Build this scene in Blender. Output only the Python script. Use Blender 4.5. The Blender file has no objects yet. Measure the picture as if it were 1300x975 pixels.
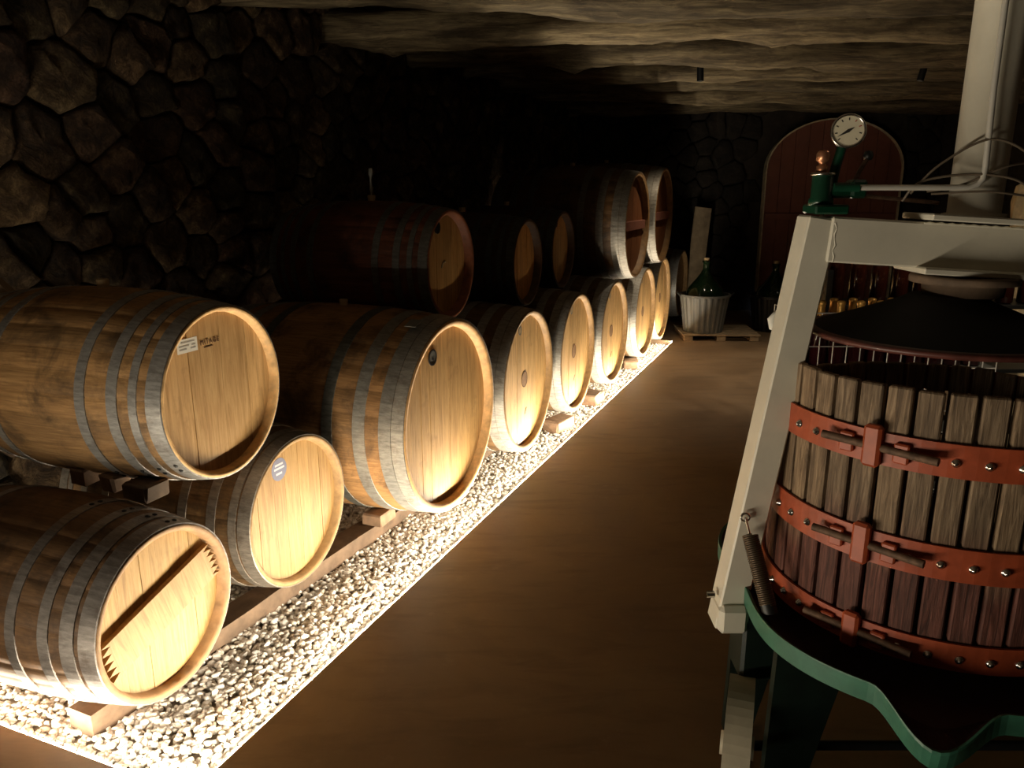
import bpy, bmesh, math, random
import numpy as np
from mathutils import Vector, Matrix, noise as mnoise
random.seed(7); rng = np.random.default_rng(7)
S = bpy.context.scene; C = S.collection
PI = math.pi

# ------------------------------------------------------------------ camera, world, exposure
cam_d = bpy.data.cameras.new('camera'); cam = bpy.data.objects.new('camera', cam_d); C.objects.link(cam)
cam.location = (0, 0, 1.5); cam.rotation_euler = (math.radians(90 - 14.23), 0, 0)
cam_d.sensor_width = 36; cam_d.lens = 976 / 1300 * 36; cam_d.clip_start = 0.02
S.camera = cam
S.view_settings.view_transform = 'Standard'; S.view_settings.look = 'None'
S.view_settings.gamma = 1; S.view_settings.use_curve_mapping = False
S.view_settings.exposure = 0.0
w = bpy.data.worlds.new('cellar_dark'); S.world = w; w.use_nodes = True
w.node_tree.nodes['Background'].inputs[0].default_value = (1.0, .8, .55, 1)
w.node_tree.nodes['Background'].inputs[1].default_value = 0.0
LED_STRENGTH = 420.0
LED_COLOR = (1.0, .87, .66)
LED_TILT = 36.0
LED2_STRENGTH = 1000.0
def spot(name, loc, target, power, angle, blend=.6, size=.04, color=(1, .82, .58)):
    l = bpy.data.lights.new(name, 'SPOT'); l.energy = power; l.spot_size = math.radians(angle)
    l.spot_blend = blend; l.shadow_soft_size = size; l.color = color
    o = bpy.data.objects.new(name, l); C.objects.link(o); o.location = loc
    o.rotation_euler = (Vector(target) - Vector(loc)).to_track_quat('-Z', 'Y').to_euler()
    return o

# ------------------------------------------------------------------ row frame: u along the barrel row, n across it
PH = math.radians(22.17)
U = Vector((math.sin(PH), math.cos(PH), 0)); N = Vector((math.cos(PH), -math.sin(PH), 0))
G0 = Vector((-.8316, 1.7395, 0))
EDGE = .040                                   # lit floor edge, in metres across the row from G0
def row(al, off, z=0.0): return G0 + U * al + N * off + Vector((0, 0, z))

# ------------------------------------------------------------------ helpers
def obj(name, mesh, mat=None, parent=None):
    o = bpy.data.objects.new(name, mesh); C.objects.link(o)
    if mat is not None and len(mesh.materials) == 0:
        for m in (mat if isinstance(mat, (list, tuple)) else [mat]): mesh.materials.append(m)
    if parent: o.parent = parent
    return o
def tag(o, label=None, cat=None, group=None, kind=None):
    if label: o['label'] = label
    if cat: o['category'] = cat
    if group: o['group'] = group
    if kind: o['kind'] = kind
    return o
def empty(name, loc=(0, 0, 0), rot=(0, 0, 0)):
    o = bpy.data.objects.new(name, None); C.objects.link(o); o.location = loc; o.rotation_euler = rot
    o.empty_display_size = .05
    return o
def copy_part(o, parent):
    c = o.copy(); C.objects.link(c); c.parent = parent; return c
def copy_tree(o):
    r = o.copy(); C.objects.link(r)
    for ch in list(o.children):
        c = copy_part(ch, r)
        for g in list(ch.children): copy_part(g, c)
    return r
def pyd(name, v, f, smooth=False):
    m = bpy.data.meshes.new(name); m.from_pydata([tuple(p) for p in v], [], f)
    if smooth: m.polygons.foreach_set('use_smooth', [True] * len(m.polygons))
    m.update(); return m
class MB:
    """collects shapes into one mesh"""
    def __init__(s): s.v = []; s.f = []; s.m = []; s.sm = []
    def add(s, v, f, mi=0, smooth=False):
        b = len(s.v); s.v += [tuple(p) for p in v]; s.f += [tuple(b + i for i in q) for q in f]
        s.m += [mi] * len(f); s.sm += [smooth] * len(f); return s
    def box(s, c, d, rot=None, mi=0, bev=0.0):
        x, y, z = d[0] / 2, d[1] / 2, d[2] / 2
        if bev <= 0:
            v = [Vector((a, b, e)) for a in (-x, x) for b in (-y, y) for e in (-z, z)]
            f = [(0, 1, 3, 2), (4, 6, 7, 5), (0, 4, 5, 1), (2, 3, 7, 6), (0, 2, 6, 4), (1, 5, 7, 3)]
        else:
            bm = bmesh.new(); bmesh.ops.create_cube(bm, size=1)
            for q in bm.verts: q.co = Vector((q.co.x * d[0], q.co.y * d[1], q.co.z * d[2]))
            bmesh.ops.bevel(bm, geom=bm.edges[:], offset=bev, segments=1, affect='EDGES')
            bm.verts.index_update(); v = [q.co.copy() for q in bm.verts]; f = [tuple(q.index for q in p.verts) for p in bm.faces]; bm.free()
        M = rot.to_matrix() if rot is not None and hasattr(rot, 'to_matrix') else rot
        v = [(M @ p if M is not None else p) + Vector(c) for p in v]
        return s.add(v, f, mi)
    def tube(s, pts, r, seg=8, mi=0, cap=True, closed=False, smooth=True):
        pts = [Vector(p) for p in pts]; n = len(pts)
        rr = r if isinstance(r, (list, tuple)) else [r] * n
        v = []; f = []; up = None
        for i, p in enumerate(pts):
            a = pts[i - 1] if (i > 0 or closed) else p
            b = pts[(i + 1) % n] if (i < n - 1 or closed) else p
            t = (b - a).normalized()
            if up is None:
                up = Vector((0, 0, 1)) if abs(t.z) < .9 else Vector((1, 0, 0))
            x = t.cross(up)
            if x.length < 1e-5: x = t.cross(Vector((0, 1, 0)))
            x.normalize(); y = x.cross(t).normalized(); up = y
            for k in range(seg):
                q = 2 * PI * k / seg
                v.append(p + x * (math.cos(q) * rr[i]) + y * (math.sin(q) * rr[i]))
        for i in range(n if closed else n - 1):
            for k in range(seg):
                a, b = i * seg + k, i * seg + (k + 1) % seg
                c_, d_ = ((i + 1) % n) * seg + (k + 1) % seg, ((i + 1) % n) * seg + k
                f.append((a, b, c_, d_))
        s.add(v, f, mi, smooth)
        if cap and not closed:
            s.add(v[:seg], [tuple(range(seg - 1, -1, -1))], mi); s.add(v[-seg:], [tuple(range(seg))], mi)
        return s
    def cyl(s, a, b, r, r2=None, seg=16, mi=0):
        return s.tube([a, b], [r, r if r2 is None else r2], seg, mi)
    def lathe(s, prof, seg=32, mi=0, smooth=True, c=(0, 0, 0)):
        v = []; f = []; n = len(prof)
        for k in range(seg):
            q = 2 * PI * k / seg
            for (r, z) in prof: v.append((c[0] + r * math.cos(q), c[1] + r * math.sin(q), c[2] + z))
        for k in range(seg):
            for i in range(n - 1):
                a = k * n + i; b = ((k + 1) % seg) * n + i
                f.append((a, b, b + 1, a + 1))
        return s.add(v, f, mi, smooth)
    def mesh(s, name):
        m = bpy.data.meshes.new(name); m.from_pydata(s.v, [], s.f)
        m.polygons.foreach_set('material_index', s.m); m.polygons.foreach_set('use_smooth', s.sm)
        m.update(); return m
    def build(s, name, mat, parent=None): return obj(name, s.mesh(name), mat, parent)

# ------------------------------------------------------------------ materials
class NT:
    def __init__(s, name):
        s.m = bpy.data.materials.new(name); s.m.use_nodes = True; s.t = s.m.node_tree
        s.b = s.t.nodes['Principled BSDF']
    def n(s, ty, **k):
        q = s.t.nodes.new(ty)
        for a, v in k.items(): setattr(q, a, v)
        return q
    def l(s, a, b): s.t.links.new(a, b)
    def coords(s, scale=(1, 1, 1), kind='Object', rot=(0, 0, 0)):
        t = s.n('ShaderNodeTexCoord'); m = s.n('ShaderNodeMapping')
        m.inputs['Scale'].default_value = scale; m.inputs['Rotation'].default_value = rot
        s.l(t.outputs[kind], m.inputs[0]); return m.outputs[0]
    def noise(s, co, scale=5, detail=6, rough=.6, dist=0):
        q = s.n('ShaderNodeTexNoise'); q.inputs['Scale'].default_value = scale; q.inputs['Detail'].default_value = detail
        q.inputs['Roughness'].default_value = rough; q.inputs['Distortion'].default_value = dist
        s.l(co, q.inputs['Vector']); return q.outputs['Fac']
    def ramp(s, f, stops):
        q = s.n('ShaderNodeValToRGB'); e = q.color_ramp.elements
        while len(e) < len(stops): e.new(.5)
        for el, (p, c) in zip(e, stops):
            el.position = p; el.color = (c[0], c[1], c[2], 1) if hasattr(c, '__len__') else (c, c, c, 1)
        s.l(f, q.inputs[0]); return q.outputs[0]
    def mix(s, a, b, fac=.5, mode='MIX'):
        q = s.n('ShaderNodeMix', data_type='RGBA', blend_type=mode)
        for i, v in ((0, fac), (6, a), (7, b)):
            if hasattr(v, 'is_linked') or hasattr(v, 'links'): s.l(v, q.inputs[i])
            elif i == 0: q.inputs[0].default_value = v
            else: q.inputs[i].default_value = (v[0], v[1], v[2], 1) if hasattr(v, '__len__') else (v, v, v, 1)
        return q.outputs[2]
    def math(s, op, a, b=0.0):
        q = s.n('ShaderNodeMath', operation=op)
        for i, v in ((0, a), (1, b)):
            if hasattr(v, 'links'): s.l(v, q.inputs[i])
            else: q.inputs[i].default_value = v
        return q.outputs[0]
    def bump(s, h, strength=.3, dist=.01):
        q = s.n('ShaderNodeBump'); q.inputs['Strength'].default_value = strength; q.inputs['Distance'].default_value = dist
        s.l(h, q.inputs['Height']); s.l(q.outputs[0], s.b.inputs['Normal'])
    def color(s, c):
        if hasattr(c, 'links'): s.l(c, s.b.inputs['Base Color'])
        else: s.b.inputs['Base Color'].default_value = (c[0], c[1], c[2], 1)
    def set(s, rough=.6, metal=0.0, spec=.5):
        s.b.inputs['Roughness'].default_value = rough; s.b.inputs['Metallic'].default_value = metal
        s.b.inputs['Specular IOR Level'].default_value = spec; return s.m
    def objcolor(s): return s.n('ShaderNodeObjectInfo').outputs['Color']
    def objrand(s): return s.n('ShaderNodeObjectInfo').outputs['Random']
M = {}
def simple(key, col, rough=.6, metal=0.0, var=.25, scale=12, bump=0.0, spec=.5):
    t = NT(key); co = t.coords((1, 1, 1)); nz = t.noise(co, scale, 6)
    t.color(t.mix(tuple(c * (1 - var) for c in col), tuple(min(1, c * (1 + var)) for c in col), t.ramp(nz, [(.3, 0), (.7, 1)])))
    if bump: t.bump(nz, bump, .004)
    M[key] = t.set(rough, metal, spec); return M[key]

def mk_barrel_wood():
    t = NT('oak_staves'); co = t.coords((1, 1, 1))
    sx = t.n('ShaderNodeSeparateXYZ'); t.l(co, sx.inputs[0])
    ang = t.math('ARCTAN2', sx.outputs[1], sx.outputs[2])
    k = t.math('FLOOR', t.math('MULTIPLY', ang, 28 / (2 * PI)))
    ra = t.math('ADD', k, t.math('MULTIPLY', t.objrand(), 97.0))
    wn = t.n('ShaderNodeTexWhiteNoise', noise_dimensions='1D'); t.l(ra, wn.inputs['W'])
    grain = t.noise(t.coords((2.5, 45, 45)), 3, 5, .65, .3)
    blot = t.noise(co, 6.5, 7, .68, .4)
    c1 = t.ramp(grain, [(.25, (.17, .10, .045)), (.5, (.30, .185, .085)), (.75, (.44, .29, .14))])
    c2 = t.mix(c1, (.06, .04, .025), t.ramp(blot, [(.47, 0), (.64, .8)]))
    tone = t.mix((.75, .75, .75), (1.15, 1.12, 1.08), wn.outputs['Value'])
    c3 = t.mix(c2, tone, 1.0, 'MULTIPLY')
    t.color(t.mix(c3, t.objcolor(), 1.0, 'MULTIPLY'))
    t.bump(grain, .25, .003); M['oak'] = t.set(.62)
def mk_head_wood():
    t = NT('oak_head'); co = t.coords((1, 1, 1))
    off = t.n('ShaderNodeVectorMath', operation='ADD')
    cmb = t.n('ShaderNodeCombineXYZ'); rr = t.math('MULTIPLY', t.objrand(), 13.0)
    t.l(rr, cmb.inputs[2]); t.l(rr, cmb.inputs[1]); t.l(co, off.inputs[0]); t.l(cmb.outputs[0], off.inputs[1])
    mp = t.n('ShaderNodeMapping'); mp.inputs['Scale'].default_value = (30, 34, 2.4); t.l(off.outputs[0], mp.inputs[0])
    grain = t.noise(mp.outputs[0], 2.2, 7, .62, .7)
    mp2 = t.n('ShaderNodeMapping'); mp2.inputs['Scale'].default_value = (20, 160, 14); t.l(off.outputs[0], mp2.inputs[0])
    fleck = t.noise(mp2.outputs[0], 1.2, 4, .7)
    blot = t.noise(co, 9, 6, .65)
    c1 = t.ramp(grain, [(.28, (.34, .205, .085)), (.5, (.52, .345, .165)), (.74, (.64, .46, .25))])
    c1 = t.mix(c1, (.33, .20, .085), t.ramp(fleck, [(.56, 0), (.72, .6)]))
    c1 = t.mix(c1, (.24, .14, .06), t.ramp(blot, [(.58, 0), (.74, .5)]))
    tone = t.mix((.82, .80, .76), (1.1, 1.08, 1.05), t.objrand())
    c1 = t.mix(c1, tone, 1.0, 'MULTIPLY')
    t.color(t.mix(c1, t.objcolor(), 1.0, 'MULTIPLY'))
    t.bump(grain, .2, .003); M['head'] = t.set(.55)
def mk_hoop():
    t = NT('hoop_steel'); co = t.coords((1, 1, 1))
    a = t.noise(t.coords((6, 30, 30)), 3, 7, .7); b = t.noise(co, 14, 6, .7)
    c = t.ramp(a, [(.3, (.20, .19, .18)), (.7, (.46, .45, .43))])
    c = t.mix(c, (.12, .075, .05), t.ramp(b, [(.55, 0), (.75, .7)]))
    t.color(t.mix(c, t.objcolor(), 1.0, 'MULTIPLY')); t.bump(b, .15, .002); M['hoop'] = t.set(.5, .55)
def mk_pebble():
    t = NT('limestone_gravel'); g = t.n('ShaderNodeNewGeometry'); r = g.outputs['Random Per Island']
    r2 = t.math('FRACT', t.math('ADD', r, t.math('MULTIPLY', t.objrand(), 7.31)))
    c = t.ramp(r2, [(0, (.62, .54, .45)), (.2, (.78, .72, .64)), (.6, (.86, .82, .76)), (1, (.92, .90, .87))])
    nz = t.noise(t.coords((1, 1, 1)), 90, 4)
    c = t.mix(c, (.42, .33, .24), t.ramp(nz, [(.58, 0), (.8, .5)]))
    t.color(c); M['pebble'] = t.set(.75)
def mk_stone():
    t = NT('wall_stone'); co = t.coords((1, 1, 1), 'Generated'); ob = t.coords((1, 1, 1))
    a = t.noise(ob, 11, 10, .80, .5); b = t.noise(ob, 3, 4)
    c = t.ramp(a, [(.36, (.03, .02, .012)), (.5, (.115, .08, .045)), (.61, (.30, .23, .14)), (.72, (.66, .56, .40))])
    g = t.n('ShaderNodeNewGeometry').outputs['Random Per Island']
    rr = t.math('FRACT', t.math('ADD', t.objrand(), g))
    tone = t.ramp(rr, [(0, (.6, .42, .36)), (.3, (1.1, 1.0, .8)), (.5, (.55, .55, .42)), (.7, (.9, .62, .5)), (.85, (1.7, 1.5, 1.2)), (1, (.55, .36, .32))])
    t.color(t.mix(c, tone, 1.0, 'MULTIPLY')); t.bump(a, 1.0, .05); M['stone'] = t.set(.8)
def mk_stone_shaded():  # end wall stone: shade put into the colour, darker than the side wall
    t = NT('shaded_stone'); a = t.noise(t.coords((1, 1, 1)), 7, 8, .72, .5)
    t.color(t.ramp(a, [(.3, (.008, .006, .005)), (.6, (.03, .022, .015)), (.8, (.075, .058, .04))])); t.bump(a, .8, .03); M['stone_shaded'] = t.set(.9)
def mk_floor():
    t = NT('brown_concrete'); co = t.coords((1, 1, 1))
    a = t.noise(co, 1.3, 8, .62, .6); b = t.noise(co, 11, 6, .6); st = t.noise(t.coords((1.2, 5, 1)), 2.2, 6, .6, .5)
    c = t.ramp(a, [(.3, (.20, .13, .075)), (.7, (.34, .235, .14))])
    c = t.mix(c, (.14, .09, .053), t.ramp(st, [(.5, 0), (.75, .6)]))
    c = t.mix(c, (.42, .30, .19), t.ramp(b, [(.6, 0), (.8, .4)]))
    t.color(c); t.bump(b, .12, .004)
    t.l(t.ramp(a, [(.3, .42), (.7, .62)]), t.b.inputs['Roughness']); M['floor'] = t.m
def mk_log():
    t = NT('rough_log'); ob = t.coords((1, 1, 1))
    off = t.n('ShaderNodeVectorMath', operation='ADD'); cmb = t.n('ShaderNodeCombineXYZ'); rr = t.math('MULTIPLY', t.objrand(), 57.0)
    t.l(rr, cmb.inputs[0]); t.l(rr, cmb.inputs[1]); t.l(ob, off.inputs[0]); t.l(cmb.outputs[0], off.inputs[1])
    def sc(v):
        m = t.n('ShaderNodeMapping'); m.inputs['Scale'].default_value = v; t.l(off.outputs[0], m.inputs[0]); return m.outputs[0]
    a = t.noise(sc((1.6, 24, 24)), 1.6, 8, .72, .5); b = t.noise(sc((.8, 7, 7)), 2.2, 9, .70, .5)
    pale = t.ramp(a, [(.36, (.15, .105, .055)), (.62, (.46, .36, .20))]); bark = t.ramp(a, [(.3, (.035, .025, .014)), (.7, (.16, .115, .062))])
    c = t.mix(bark, pale, t.ramp(b, [(.40, 0), (.66, 1)]))
    c = t.mix(c, t.ramp(t.objrand(), [(0, .5), (1, 1.1)]), 1.0, 'MULTIPLY')
    t.color(c); t.bump(a, .45, .02); M['log'] = t.set(.85)
def mk_stave():
    t = NT('press_stave'); ob = t.coords((1, 1, 1))
    off = t.n('ShaderNodeVectorMath', operation='ADD'); cmb = t.n('ShaderNodeCombineXYZ')
    rr = t.math('MULTIPLY', t.objrand(), 31.0); t.l(rr, cmb.inputs[2]); t.l(rr, cmb.inputs[1])
    t.l(ob, off.inputs[0]); t.l(cmb.outputs[0], off.inputs[1])
    mp = t.n('ShaderNodeMapping'); mp.inputs['Scale'].default_value = (20, 46, 3.2); t.l(off.outputs[0], mp.inputs[0])
    a = t.noise(mp.outputs[0], 2.0, 7, .65, 1.4)
    c = t.ramp(a, [(.3, (.06, .038, .022)), (.5, (.22, .155, .095)), (.72, (.46, .35, .23))])
    tone = t.mix((.75, .72, .70), (1.12, 1.05, .98), t.objrand()); c = t.mix(c, tone, 1.0, 'MULTIPLY')
    sx = t.n('ShaderNodeSeparateXYZ'); t.l(ob, sx.inputs[0])
    zz = t.math('ADD', sx.outputs[2], t.math('MULTIPLY', t.math('SUBTRACT', t.objrand(), .5), .10))
    stain = t.ramp(zz, [(.18, 1), (.29, 0)])
    c = t.mix(c, t.mix(c, (.50, .17, .22), 1.0, 'MULTIPLY'), t.math('MULTIPLY', stain, .85))
    t.color(c); t.bump(a, .5, .006); M['stave'] = t.set(.75)
mk_barrel_wood(); mk_head_wood(); mk_hoop(); mk_pebble(); mk_stone(); mk_stone_shaded(); mk_floor(); mk_log(); mk_stave()
def mk_chime():
    t = NT('chime_wood'); a = t.noise(t.coords((1, 1, 1)), 25, 6)
    c = t.mix(t.ramp(a, [(.3, (.42, .28, .14)), (.7, (.78, .52, .25))]), t.objcolor(), 1.0, 'MULTIPLY'); t.color(c); t.bump(a, .2, .003); M['chime'] = t.set(.65)
mk_chime()
simple('rail_wood', (.15, .10, .065), .8, var=.4, scale=14, bump=.4)
simple('block_wood', (.27, .17, .105), .8, var=.35, scale=20, bump=.3)
simple('mortar', (.035, .027, .02), .95, var=.4, scale=10, bump=.4)
simple('soil', (.46, .40, .33), .95, var=.3, scale=60)
simple('ceiling_board', (.05, .035, .022), .9, var=.4, scale=8)
simple('black_metal', (.012, .012, .012), .45, .2, var=.2)
simple('press_paint', (.68, .64, .53), .42, var=.07, scale=9, bump=.05)
simple('hoop_red', (.36, .068, .024), .5, var=.22, scale=22, bump=.1)
simple('rust', (.13, .075, .045), .7, .3, var=.5, scale=60, bump=.4)
simple('chrome', (.72, .70, .66), .22, 1.0, var=.08)
simple('tray_green', (.04, .145, .092), .42, var=.25, scale=16, bump=.1)
simple('tray_inside', (.022, .007, .006), .5, var=.4, scale=14)
simple('pump_green', (.005, .042, .021), .32, var=.25, scale=20)
simple('dark_green', (.005, .013, .009), .45, var=.3, scale=12)
simple('spring_steel', (.10, .07, .045), .45, .6, var=.3)
simple('lid_black', (.005, .0045, .004), .7, var=.3, spec=.25)
simple('lid_edge', (.10, .03, .022), .45, var=.4, scale=30)
simple('dial', (.70, .64, .48), .4, var=.06, scale=30)
simple('ink', (.02, .017, .015), .7, var=.1)
simple('ink_red', (.40, .08, .05), .7, var=.1)
simple('brand', (.12, .055, .022), .8, var=.2)
simple('paper', (.80, .78, .70), .7, var=.05)
simple('paper_ink', (.38, .36, .32), .7, var=.1)
simple('sticker_blue', (.20, .21, .30), .5, var=.12)
simple('sticker_print', (.62, .62, .66), .5, var=.1)
simple('plug_grey', (.20, .20, .18), .45, .3, var=.2)
simple('plug_black', (.010, .010, .010), .4, var=.2)
simple('medallion', (.27, .14, .055), .6, var=.25, scale=40)
simple('bung', (.42, .30, .16), .7, var=.2)
simple('door_paint', (.23, .085, .055), .6, var=.15, scale=5, bump=.1)
simple('tub_grey', (.11, .11, .10), .55, var=.15)
simple('pallet_wood', (.30, .22, .135), .8, var=.3, scale=15, bump=.3)
simple('board_wood', (.36, .27, .17), .8, var=.3, scale=12, bump=.4)
simple('wire', (.66, .64, .60), .35, .25, var=.1)
simple('pipe_steel', (.66, .63, .56), .3, .3, var=.08)
simple('foil', (.62, .36, .10), .38, .55, var=.15)
simple('cork_wire', (.6, .58, .52), .35, .9, var=.1)
simple('pale_stone', (.66, .55, .36), .8, var=.3, scale=14, bump=.6)
simple('wheel_paint', (.42, .37, .27), .55, var=.15, scale=12)
simple('cable', (.13, .10, .07), .5, var=.2)
def glass(key, col, rough=.05, trans=.85):
    t = NT(key); t.color(col); t.b.inputs['Transmission Weight'].default_value = trans; M[key] = t.set(rough)
    t.b.inputs['IOR'].default_value = 1.5
glass('demijohn_glass', (.012, .03, .012), .08, .4)
glass('bottle_dark', (.055, .010, .012), .06, .3)
glass('bottle_amber', (.05, .012, .007), .06, .35)
glass('airlock_glass', (.8, .8, .75), .05, .7)
def emit(key, col, st):
    t = NT(key); t.color((0, 0, 0)); t.b.inputs['Emission Color'].default_value = (*col, 1)
    t.b.inputs['Emission Strength'].default_value = st; M[key] = t.m
emit('led_light', LED_COLOR, LED_STRENGTH); emit('led_light_high', LED_COLOR, LED2_STRENGTH)
emit('day_light', (.45, .65, 1.0), 2.0)

# ------------------------------------------------------------------ the setting
Z_GRAVEL = -.048; BED0, BED1 = -.085, 6.45          # bed runs along the row between these
WALL_OFF = -1.5; YB = 9.75; ZC = 2.62
# floor: slab with the bed cut out (pieces butt together in one mesh), with its vertical edge
fl = MB()
def quad(mb, pts, mi=0): mb.add(pts, [tuple(range(len(pts)))], mi)
a0, a1 = row(BED0, EDGE), row(BED1, EDGE); b0, b1 = row(BED0, WALL_OFF - .2), row(BED1, WALL_OFF - .2)
far = Vector((5.2, YB + .3, 0)); near_r = Vector((5.2, -2.2, 0)); near_l = Vector((-3.6, -2.2, 0)); backl = Vector((.2, YB + .3, 0))
quad(fl, [a0, near_l + Vector((0, 0, 0)), near_r, far, a1])
quad(fl, [b0, row(-4.2, WALL_OFF - .2), near_l, a0])
quad(fl, [a1, far, backl, b1])
for p, q in ((a0, a1), (b0, a0), (a1, b1)):
    quad(fl, [p, q, q + Vector((0, 0, -.16)), p + Vector((0, 0, -.16))])
floor = tag(fl.build('floor', M['floor']), 'smooth brown concrete cellar floor', kind='structure')
# hairline cracks: thin dark recess lines as slim meshes lying in the floor
bed = MB(); quad(bed, [a0 + Vector((0, 0, Z_GRAVEL - .02)), a1 + Vector((0, 0, Z_GRAVEL - .02)), b1 + Vector((0, 0, Z_GRAVEL - .02)), b0 + Vector((0, 0, Z_GRAVEL - .02))])
gravel = tag(bed.build('gravel_bed', M['soil']), 'bed of white limestone gravel under the barrel row', kind='structure')

# pebbles
def ico(sub):
    bm = bmesh.new(); bmesh.ops.create_icosphere(bm, subdivisions=sub, radius=1); bm.verts.index_update()
    v = np.array([p.co[:] for p in bm.verts]); f = np.array([[q.index for q in p.verts] for p in bm.faces]); bm.free(); return v, f
def pebble_variant(sub):
    v, f = ico(sub); v = v.copy()
    for _ in range(9):                             # crushed stone: a ball trimmed by random planes
        d = rng.normal(size=3); d /= np.linalg.norm(d); h = rng.uniform(.42, .72)
        k = v @ d; v -= np.outer(np.maximum(0, k - h), d)
    v *= np.array([rng.uniform(.95, 1.25), rng.uniform(.75, 1.0), rng.uniform(.6, .85)])
    return v, f
var_hi = [pebble_variant(2) for _ in range(8)]; var_lo = [pebble_variant(1) for _ in range(8)]
def rotm(a, b, c_):
    ca, sa, cb, sb, cc, sc = math.cos(a), math.sin(a), math.cos(b), math.sin(b), math.cos(c_), math.sin(c_)
    return np.array([[ca, -sa, 0], [sa, ca, 0], [0, 0, 1]]) @ np.array([[cb, 0, sb], [0, 1, 0], [-sb, 0, cb]]) @ np.array([[1, 0, 0], [0, cc, -sc], [0, sc, cc]])
pts = []
al = BED0 + .012
while al < BED1:
    off = EDGE - .012
    lim = -.95 if al < 2.2 else -.62
    while off > lim:
        s_ = .0175 if al < 2.0 else .023
        pts.append((al + rng.uniform(-.5, .5) * s_, min(EDGE - .016, off + rng.uniform(-.5, .5) * s_)))
        off -= s_
    al += (.017 if al < 2.0 else .022)
P3 = []
for (a, o) in pts:
    p = row(a, o); P3.append((p.x, p.y, Z_GRAVEL + rng.uniform(-.009, .004), rng.uniform(.0105, .0185)))
def in_view(p):
    c_, s_ = math.cos(math.radians(14.23)), math.sin(math.radians(14.23)); z = p[2] - 1.5
    d = p[1] * c_ - z * s_; uu = p[1] * s_ + z * c_
    return 2 < 650 + 976 * p[0] / d < 1298 and 487.5 - 976 * uu / d < 973
order = sorted(range(len(P3)), key=lambda i: (0 if in_view(P3[i]) and pts[i][1] > -.28 else 1, P3[i][0] ** 2 + P3[i][1] ** 2))
singles = set(order[:300])
pm = []
for v, f in var_hi:
    m = pyd('pebble', v, f.tolist()); m.materials.append(M['pebble']); pm.append(m)
for i in order[:300]:
    x, y, z, r = P3[i]; o = obj('pebble', pm[i % 8], None, gravel)
    o.location = (x, y, z + .002); o.scale = (r, r, r); o.rotation_euler = (rng.uniform(-.6, .6), rng.uniform(-.6, .6), rng.uniform(0, 6.28))
VV = []; FF = []; base = 0
for i, (x, y, z, r) in enumerate(P3):
    if i in singles: continue
    v, f = (var_hi if pts[i][0] < 1.2 and pts[i][1] > -.4 else var_lo)[i % 8]
    q = (v * r) @ rotm(rng.uniform(0, 6.28), rng.uniform(-.6, .6), rng.uniform(-.6, .6)).T + np.array([x, y, z])
    VV.append(q); FF.append(f + base); base += len(v)
VV = np.concatenate(VV); FF = np.concatenate(FF)
gm = bpy.data.meshes.new('gravel'); gm.vertices.add(len(VV)); gm.vertices.foreach_set('co', VV.ravel())
gm.loops.add(FF.size); gm.loops.foreach_set('vertex_index', FF.ravel().astype(np.int32)); gm.polygons.add(len(FF))
gm.polygons.foreach_set('loop_start', np.arange(0, FF.size, 3, dtype=np.int32)); gm.update(calc_edges=True); gm.validate()
tag(obj('gravel', gm, M['pebble'], gravel), kind='stuff')

# LED strips recessed along the floor edge
def led(name, p, q, inward, label, group, mat='led_light'):
    t = empty(name, (p + q) / 2 + Vector((0, 0, -.02))); tag(t, label, 'led strip', group)
    nseg = max(4, int((q - p).length / .12)); mb = MB(); tr = MB()
    up = Vector((0, 0, 1)); nrm = (up * math.cos(math.radians(LED_TILT)) + inward * math.sin(math.radians(LED_TILT))).normalized()
    tang = (q - p).normalized(); side = nrm.cross(tang).normalized()
    c0 = inward * .008 + Vector((0, 0, -.008)) - t.location
    for i in range(nseg):
        A = p.lerp(q, i / nseg) + c0; B = p.lerp(q, (i + 1) / nseg) + c0
        qd = [A - side * .005, B - side * .005, B + side * .005, A + side * .005]
        if (qd[1] - qd[0]).cross(qd[3] - qd[0]).dot(nrm) < 0: qd.reverse()
        mb.add(qd, [(0, 1, 2, 3)])
    mb.build('diffuser', M[mat], t)
    L = (q - p).length; R = Matrix((tang, inward, up)).transposed()
    tr.box((p + q) / 2 + inward * .0075 + Vector((0, 0, -.022)) - t.location, (L, .014, .012), R)
    tr.build('channel', M['chrome'], t)
led('led_strip', a0, a1, -N, 'long warm white LED strip recessed in the floor edge along the gravel', 'LED strips edging the gravel')
led('led_strip', row(BED0, WALL_OFF + .15), row(BED0, EDGE - .02), U, 'short LED strip across the near end of the gravel bed', 'LED strips edging the gravel')

# the next gravel bed of the same row, across a gap, with its own strip (behind the photographer)
c0, c1 = row(-3.3, EDGE), row(-.85, EDGE); d0, d1 = row(-3.3, -.42), row(-.85, -.42); dz = Vector((0, 0, .001))
bed2 = MB(); quad(bed2, [c0 + dz, c1 + dz, d1 + dz, d0 + dz]); tag(bed2.build('gravel_bed', M['soil']), 'gravel bed across the gap from the barrel row', kind='structure')
led('led_strip', d0 + Vector((0, 0, .013)), d1 + Vector((0, 0, .013)), N, 'LED strip along the neighbouring gravel bed', 'LED strips edging the gravel', 'led_light_high')

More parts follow.
